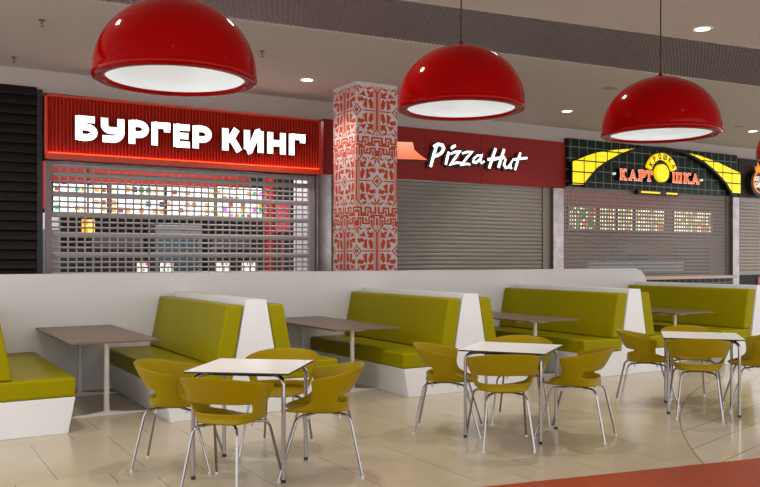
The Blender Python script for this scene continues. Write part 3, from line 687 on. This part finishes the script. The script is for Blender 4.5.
def appliance(a, b, y, z0, z1, m, label, door):
    t = thing('kitchen_appliance', label, 'kitchen appliance', ((a + b) / 2, y, z0)); w2 = (b - a) / 2
    MB().box(-w2, w2, 0, 0.6, 0, z1 - z0).build('appliance_body', m, t, bevel=0.01)
    MB().box(-w2 * .85, w2 * .85, -0.02, 0, 0.12 * (z1 - z0), 0.88 * (z1 - z0)).build('appliance_door', door, t)
appliance(-2.35, -2.0, 6.95, 0, 2.25, M['whitein'], 'tall white cabinet at the left end behind the see-through shutter', M['steelin'])
appliance(-1.45, -0.55, 7.2, 0, 1.95, M['darkin'], 'dark oven stack below the second menu screen', M['black'])
appliance(-0.35, 0.5, 7.2, 0, 2.1, M['steelin'], 'grey fridge below the third menu screen', mat('teal_glass', srgb(60, 84, 92), 0.2))
appliance(0.7, 1.5, 7.2, 0, 1.9, M['darkin'], 'dark fryer cabinet below the rightmost menu screen', M['black'])
for a, b, lb in [(-0.99, -0.79, 'small lit till screen, leftmost on the kitchen counter'), (-0.61, -0.36, 'small lit till screen, second on the kitchen counter'), (0.335, 0.64, 'small lit till screen right of the middle of the kitchen counter'), (0.82, 1.10, 'small lit till screen, rightmost on the kitchen counter')]:
    t = thing('till', lb, 'till', ((a + b) / 2, 6.05, 1.2), 0, 'tills on the kitchen counter'); w2 = (b - a) / 2
    MB().box(-w2, w2, -0.01, 0.03, 0.06, 0.25).build('till_housing', M['black'], t); MB().box(-w2 + .015, w2 - .015, -0.016, -0.01, 0.08, 0.235).build('till_screen', M['scr_desk'], t)
    MB().box(-0.03, 0.03, 0.03, 0.06, 0.005, 0.2).box(-0.09, 0.09, -0.03, 0.1, 0, 0.012).build('till_foot', M['black'], t)
# ------------------------------------------------------------------ inside the ochre kitchen
ld = bpy.data.lights.new('kitchen_light', 'AREA'); ld.energy = 150; ld.size = 6; ld.size_y = 1.5; ld.shape = 'RECTANGLE'; ld.color = (1, 0.93, 0.8)
lo_ = bpy.data.objects.new('kitchen_light', ld); C.objects.link(lo_); lo_.location = (11.5, 6.6, 4.05)
for a, b, m_, lb in [(9.97, 10.94, 'brd_green', 'lit menu board with green and orange pictures, first behind the fine shutter'), (11.06, 11.63, 'brd_white', 'narrow lit menu board, second behind the fine shutter'),
                     (11.71, 12.29, 'brd_white', 'narrow lit menu board, third behind the fine shutter'), (12.32, 13.46, 'brd_white', 'wide lit menu board, fourth behind the fine shutter'), (13.87, 15.44, 'brd_white', 'widest lit menu board, set apart at the right behind the fine shutter')]:
    screen(a, b, 2.20, 2.82, 7.5, M[m_], lb, 'menu_board', 'menu board', 'lit menu boards over the stone counter')
o = MB().box(9.0, 16.5, 7.56, 8.29, 2.1, 3.3).build('menu_backboard', mat('maroon_board', srgb(120, 30, 24), 0.5)); tag(o, 'long maroon backboard behind the lit menu boards', 'panel')
t = thing('kitchen_counter', 'back counter with a glass display behind the fine slotted shutter', 'counter', (0, 6.3, 0))
MB().box(9.2, 12.9, 0, 0.6, 0, 1.15).build('counter_body', M['darkin'], t); MB().box(9.2, 12.92, -0.03, 0.62, 1.15, 1.19).build('countertop', M['steelin'], t)
MB().box(9.9, 12.9, 0.1, 0.45, 1.19, 1.42).build('display_case', mat('pale_display', srgb(170, 200, 210), 0.15, emit=0.15, ecol=srgb(190, 220, 230)), t)
appliance(11.7, 12.5, 7.2, 0, 1.85, M['steelin'], 'grey fridge behind the fine slotted shutter', M['black'])
appliance(14.2, 15.0, 7.2, 0, 1.8, M['darkin'], 'dark cabinet behind the right end of the fine shutter', M['black'])

# ------------------------------------------------------------------ booth benches
def bench(cx, y1, label):
    t = thing('booth_bench', label, 'bench', (cx, 0, 0), 0, 'back to back booth benches')
    MB().prism_y([(-.30, 0), (.30, 0), (.105, 1.105), (-.105, 1.105)], 0, y1).build('divider', M['lam'], t, bevel=0.006)
    for s in (-1, 1):
        pl = [(s * .27, 0.0), (s * .84, 0.0), (s * .90, .31), (s * .25, .31)]
        MB().prism_y(pl, 0.004, y1).build('bench_base', M['lam'], t, bevel=0.005)
        MB().box(min(s * .24, s * .905), max(s * .24, s * .905), 0.006, y1 - .004, .312, .478).build('seat_cushion', M['vinyl'], t, bevel=0.022, seg=3, smooth=50)
        # backrest pad leaning on the divider
        pl = [(s * .405, .482), (s * .225, .482), (s * .125, 1.055), (s * .292, 1.055)]
        MB().prism_y(pl, 0.012, y1 - .006).build('back_cushion', M['vinyl'], t, bevel=0.02, seg=3, smooth=50)
    return t
bench(-3.97, WY - 0.002, 'green booth bench at the left edge of the picture, only its near right seat showing')
bench(-1.40, WY - 0.002, 'green booth bench behind the leftmost white table, second white divider from the left')
bench(1.205, WY - 0.002, 'green booth bench in the middle, its white divider between the first two white tables')
bench(3.88, WY - 0.002, 'green booth bench behind the middle white table, its divider left of the rightmost tables')
bench(6.57, WY - 0.002, 'green booth bench at the far right, past the rounded end of the low wall')

# ------------------------------------------------------------------ long booth tables
def booth_table(cx, y0, label):
    L, Wd = 1.93, 0.81; t = thing('booth_table', label, 'table', (cx, y0, 0), 0, 'long wooden booth tables')
    MB().box(-Wd / 2, Wd / 2, 0, L, 0.722, 0.742, 0).build('table_top', [M['wood'], M['wood_edge']], t, bevel=0.004)
    MB().box(-0.05, 0.05, 0.2, L - 0.2, 0.695, 0.722).build('top_rail', M['post'], t)
    for yy in (0.36, L - 0.3):
        l = MB().tube([(0, yy, 0.03), (0, yy, 0.07), (0, yy, 0.13), (0, yy, 0.70)], [0.034, 0.029, 0.026, 0.025], 16).build('leg', M['post'], t, smooth=50)
        fm = MB()
        pts = [(-0.395, 0.009), (-0.2, 0.018), (-0.05, 0.034), (0, 0.05), (0.05, 0.034), (0.2, 0.018), (0.395, 0.009)]
        ws = [0.014, 0.018, 0.024, 0.03, 0.024, 0.018, 0.014]
        vv = []; ff = []
        for (x, z_), q in zip(pts, ws): vv += [(x, yy - q, 0.0), (x, yy - q * .7, z_), (x, yy + q * .7, z_), (x, yy + q, 0.0)]
        for i in range(6):
            for j in range(4): ff.append((i * 4 + j, i * 4 + (j + 1) % 4, i * 4 + 4 + (j + 1) % 4, i * 4 + 4 + j))
        ff += [(3, 2, 1, 0), (24, 25, 26, 27)]
        fm.add(vv, ff).build('foot', M['post'], l, smooth=40)
        MB().box(-0.3, 0.3, yy - 0.03, yy + 0.03, 0.70, 0.722).build('top_bracket', M['post'], l)
booth_table(-2.655, 0.335, 'long brown wooden booth table at the left, between the first two benches')
booth_table(0.04, 0.315, 'long brown wooden booth table left of the middle bench')
booth_table(2.61, 0.14, 'long brown wooden booth table right of the middle bench, behind the middle white table')
booth_table(5.31, 0.17, 'long brown wooden booth table at the far right, behind the rightmost white table')

# ------------------------------------------------------------------ square cafe tables
def cafe_table(label):
    t = thing('cafe_table', label, 'table', (0, 0, 0), 0, 'square white cafe tables'); h_ = 0.365
    tm = MB().box(-h_, h_, -h_, h_, 0.7395, 0.741, 0); tm.box(-h_, h_, -h_, h_, 0.7275, 0.7395, 1)
    tm.build('table_top', [M['hpl'], M['hpl_edge']], t)
    for sx in (-1, 1):
        for sy in (-1, 1):
            c = 0.318; pts = [(sx * .20, sy * .20, .712), (sx * .25, sy * .25, .711)]
            for i in range(7):
                a = PI / 2 * i / 6; r_ = 0.06; d = c - r_ * (1 - math.sin(a)) ; pts.append((sx * d, sy * d, .711 - r_ * (1 - math.cos(a))))
            pts += [(sx * c, sy * c, .5), (sx * c, sy * c, .02)]
            l = MB().tube(pts, 0.0145, 14).build('leg', M['satin'], t, smooth=60)
            MB().lathe([(0.0001, 0), (.0165, 0), (.0165, .022), (.0001, .022)], 14, (sx * c, sy * c, 0)).build('foot_cap', M['black'], l, smooth=40)
            MB().box(min(sx * .17, sx * .25), max(sx * .17, sx * .25), min(sy * .17, sy * .25), max(sy * .17, sy * .25), .705, .7275).build('bracket', M['black'], l, bevel=0.004)
    MB().box(-.21, .21, -.21, -.19, .695, .7275).box(-.21, .21, .19, .21, .695, .7275).box(-.21, -.19, -.19, .19, .695, .7275).box(.19, .21, -.19, .19, .695, .7275).build('under_frame', M['black'], t)
    return t
T0 = cafe_table('leftmost square white table with four olive chairs, nearest the camera')
T0.location = (-2.23, -1.92, 0); T0.rotation_euler.z = -0.690
dup(T0, (0.147, -1.955, 0), -0.9475, 'middle square white table, in front of the middle bench divider')
dup(T0, (2.469, -2.087, 0), -0.841, 'rightmost square white table, at the edge of the pale curved floor')

# ------------------------------------------------------------------ tub chairs
def lerp(tab, x):
    for (a, va), (b, vb) in zip(tab, tab[1:]):
        if x <= b: k_ = (x - a) / (b - a); k_ = k_ * k_ * (3 - 2 * k_); return va + (vb - va) * k_
    return tab[-1][1]
def chair(label):
    t = thing('tub_chair', label, 'chair', (0, 0, 0), 0, 'olive plastic tub chairs')
    # rows from the rim down to the seat: (half width, centre y, depth, max angle, z at back, z at front, squareness)
    R = [(.298, -.005, .292, 105, .768, .690, .80), (.286, -.005, .262, 106, .705, .650, .80), (.268, -.005, .226, 107, .640, .610, .80), (.250, .0, .196, 108, .580, .575, .80),
         (.236, .005, .186, 111, .518, .530, .80), (.222, .02, .19, 123, .482, .494, .72), (.208, .05, .235, 145, .460, .468, .55), (.190, .06, .235, 152, .450, .456, .42)]
    NA = 32; g = []
    for (rx, cy, ry, am, zb, zf, sq) in R:
        row = []
        for i in range(NA + 1):
            u = i / NA * 2 - 1; a = math.radians(am) * u
            s_ = math.sin(a); x = rx * math.copysign(abs(s_) ** sq, s_); c_ = math.cos(a); y = cy - ry * math.copysign(abs(c_) ** 0.9, c_)
            k_ = abs(u); row.append((x, y, zb + (zf - zb) * k_ ** 1.6))
        g.append(row)
    for f_ in (0.55, 0.0):                              # seat pan narrowing onto its centre line
        row = []
        for i in range(NA + 1):
            x, y, z_ = g[7][i]; row.append((x * f_, y * (0.8 if f_ == 0.0 else .92) + .02, .450 if f_ else .446))
        g.append(row)
    vs_ = [p for row in g for p in row]; fs = []; n = NA + 1
    for j in range(len(g) - 1):
        for i in range(NA):
            u = abs((i + 0.5) / NA * 2 - 1)
            if j == 3 and u < 0.56: continue
            fs.append((j * n + i, (j + 1) * n + i, (j + 1) * n + i + 1, j * n + i + 1))
    sh = MB().add(vs_, fs).build('seat_shell', M['chair'], t, weld=True)
    sh.data.shade_smooth()
    so = sh.modifiers.new('wall', 'SOLIDIFY'); so.thickness = 0.009; so.offset = 0
    ss = sh.modifiers.new('smooth', 'SUBSURF'); ss.levels = 2; ss.render_levels = 2
    # legs
    def curve(a, b, c, m_=5):
        a, b, c = Vector(a), Vector(b), Vector(c); k1 = (a - b).normalized() * .05; k2 = (c - b).normalized() * .05; p0, p1 = b + k1, b + k2
        return [a] + [((1 - q) ** 2) * p0 + 2 * q * (1 - q) * b + q * q * p1 for q in [i / m_ for i in range(m_ + 1)]] + [c]
    for sx in (-1, 1):
        for b_ in (0, 1):
            if b_: pts = curve((sx * .05, -.03, .432), (sx * .155, -.185, .428), (sx * .2, -.272, .012))
            else: pts = curve((sx * .05, .02, .432), (sx * .205, .17, .428), (sx * .255, .293, .012))
            l = MB().tube(pts, 0.0095, 12).build('leg', M['chrome'], t, smooth=60)
            f_ = pts[-1]; MB().lathe([(.0001, 0), (.0115, 0), (.0115, .016), (.0001, .018)], 12, (f_.x, f_.y, 0)).build('foot_glide', M['glide'], l, smooth=40)
            p = Vector((sx * .12, -.12 if b_ else .10, .42)); MB().lathe([(.0001, -.022), (.009, -.022), (.009, .008), (.0001, .008)], 10, p).build('stacking_stub', M['glide'], l, smooth=40)
    MB().box(-.07, .07, -.06, .05, .424, .444).build('seat_bracket', M['black'], t, bevel=0.004)
    return t
# centre (x right, y ahead of the camera) and heading of each chair, measured from the camera's axis
CH = [(-1.483, 5.975, 0, 'olive tub chair at the left side of the leftmost white table, facing right'),
      (-0.99, 5.36, 72, 'olive tub chair nearest the camera at the leftmost white table, seen from behind'),
      (-0.405, 5.774, 184, 'olive tub chair at the right side of the leftmost white table, facing left'),
      (-0.786, 6.494, -95.5, 'olive tub chair on the far side of the leftmost white table, facing the camera'),
      (0.587, 7.148, -9, 'olive tub chair at the left side of the middle white table, facing right'),
      (0.99, 6.61, 92, 'olive tub chair nearest the camera at the middle white table, back to the viewer'),
      (1.67, 6.91, 152, 'olive tub chair at the right side of the middle white table, facing left'),
      (1.31, 7.62, -100, 'olive tub chair on the far side of the middle white table, facing the camera'),
      (2.745, 8.46, -11, 'olive tub chair at the left side of the rightmost white table, facing right'),
      (3.035, 7.82, 73, 'olive tub chair nearest the camera at the rightmost white table, back to the viewer'),
      (3.769, 8.16, 165, 'olive tub chair cut off by the right edge of the picture'),
      (3.317, 8.745, -100, 'olive tub chair on the far side of the rightmost white table, mostly hidden')]
first = None
cth, sth = math.cos(TH), math.sin(TH)
for X, Y, d, lb in CH:
    loc = (cam.location.x + X * cth + Y * sth, cam.location.y - X * sth + Y * cth, 0); rz = math.radians(d - 90) - TH
    if first is None: first = chair(lb); first.location = loc; first.rotation_euler.z = rz
    else: dup(first, loc, rz, lb)
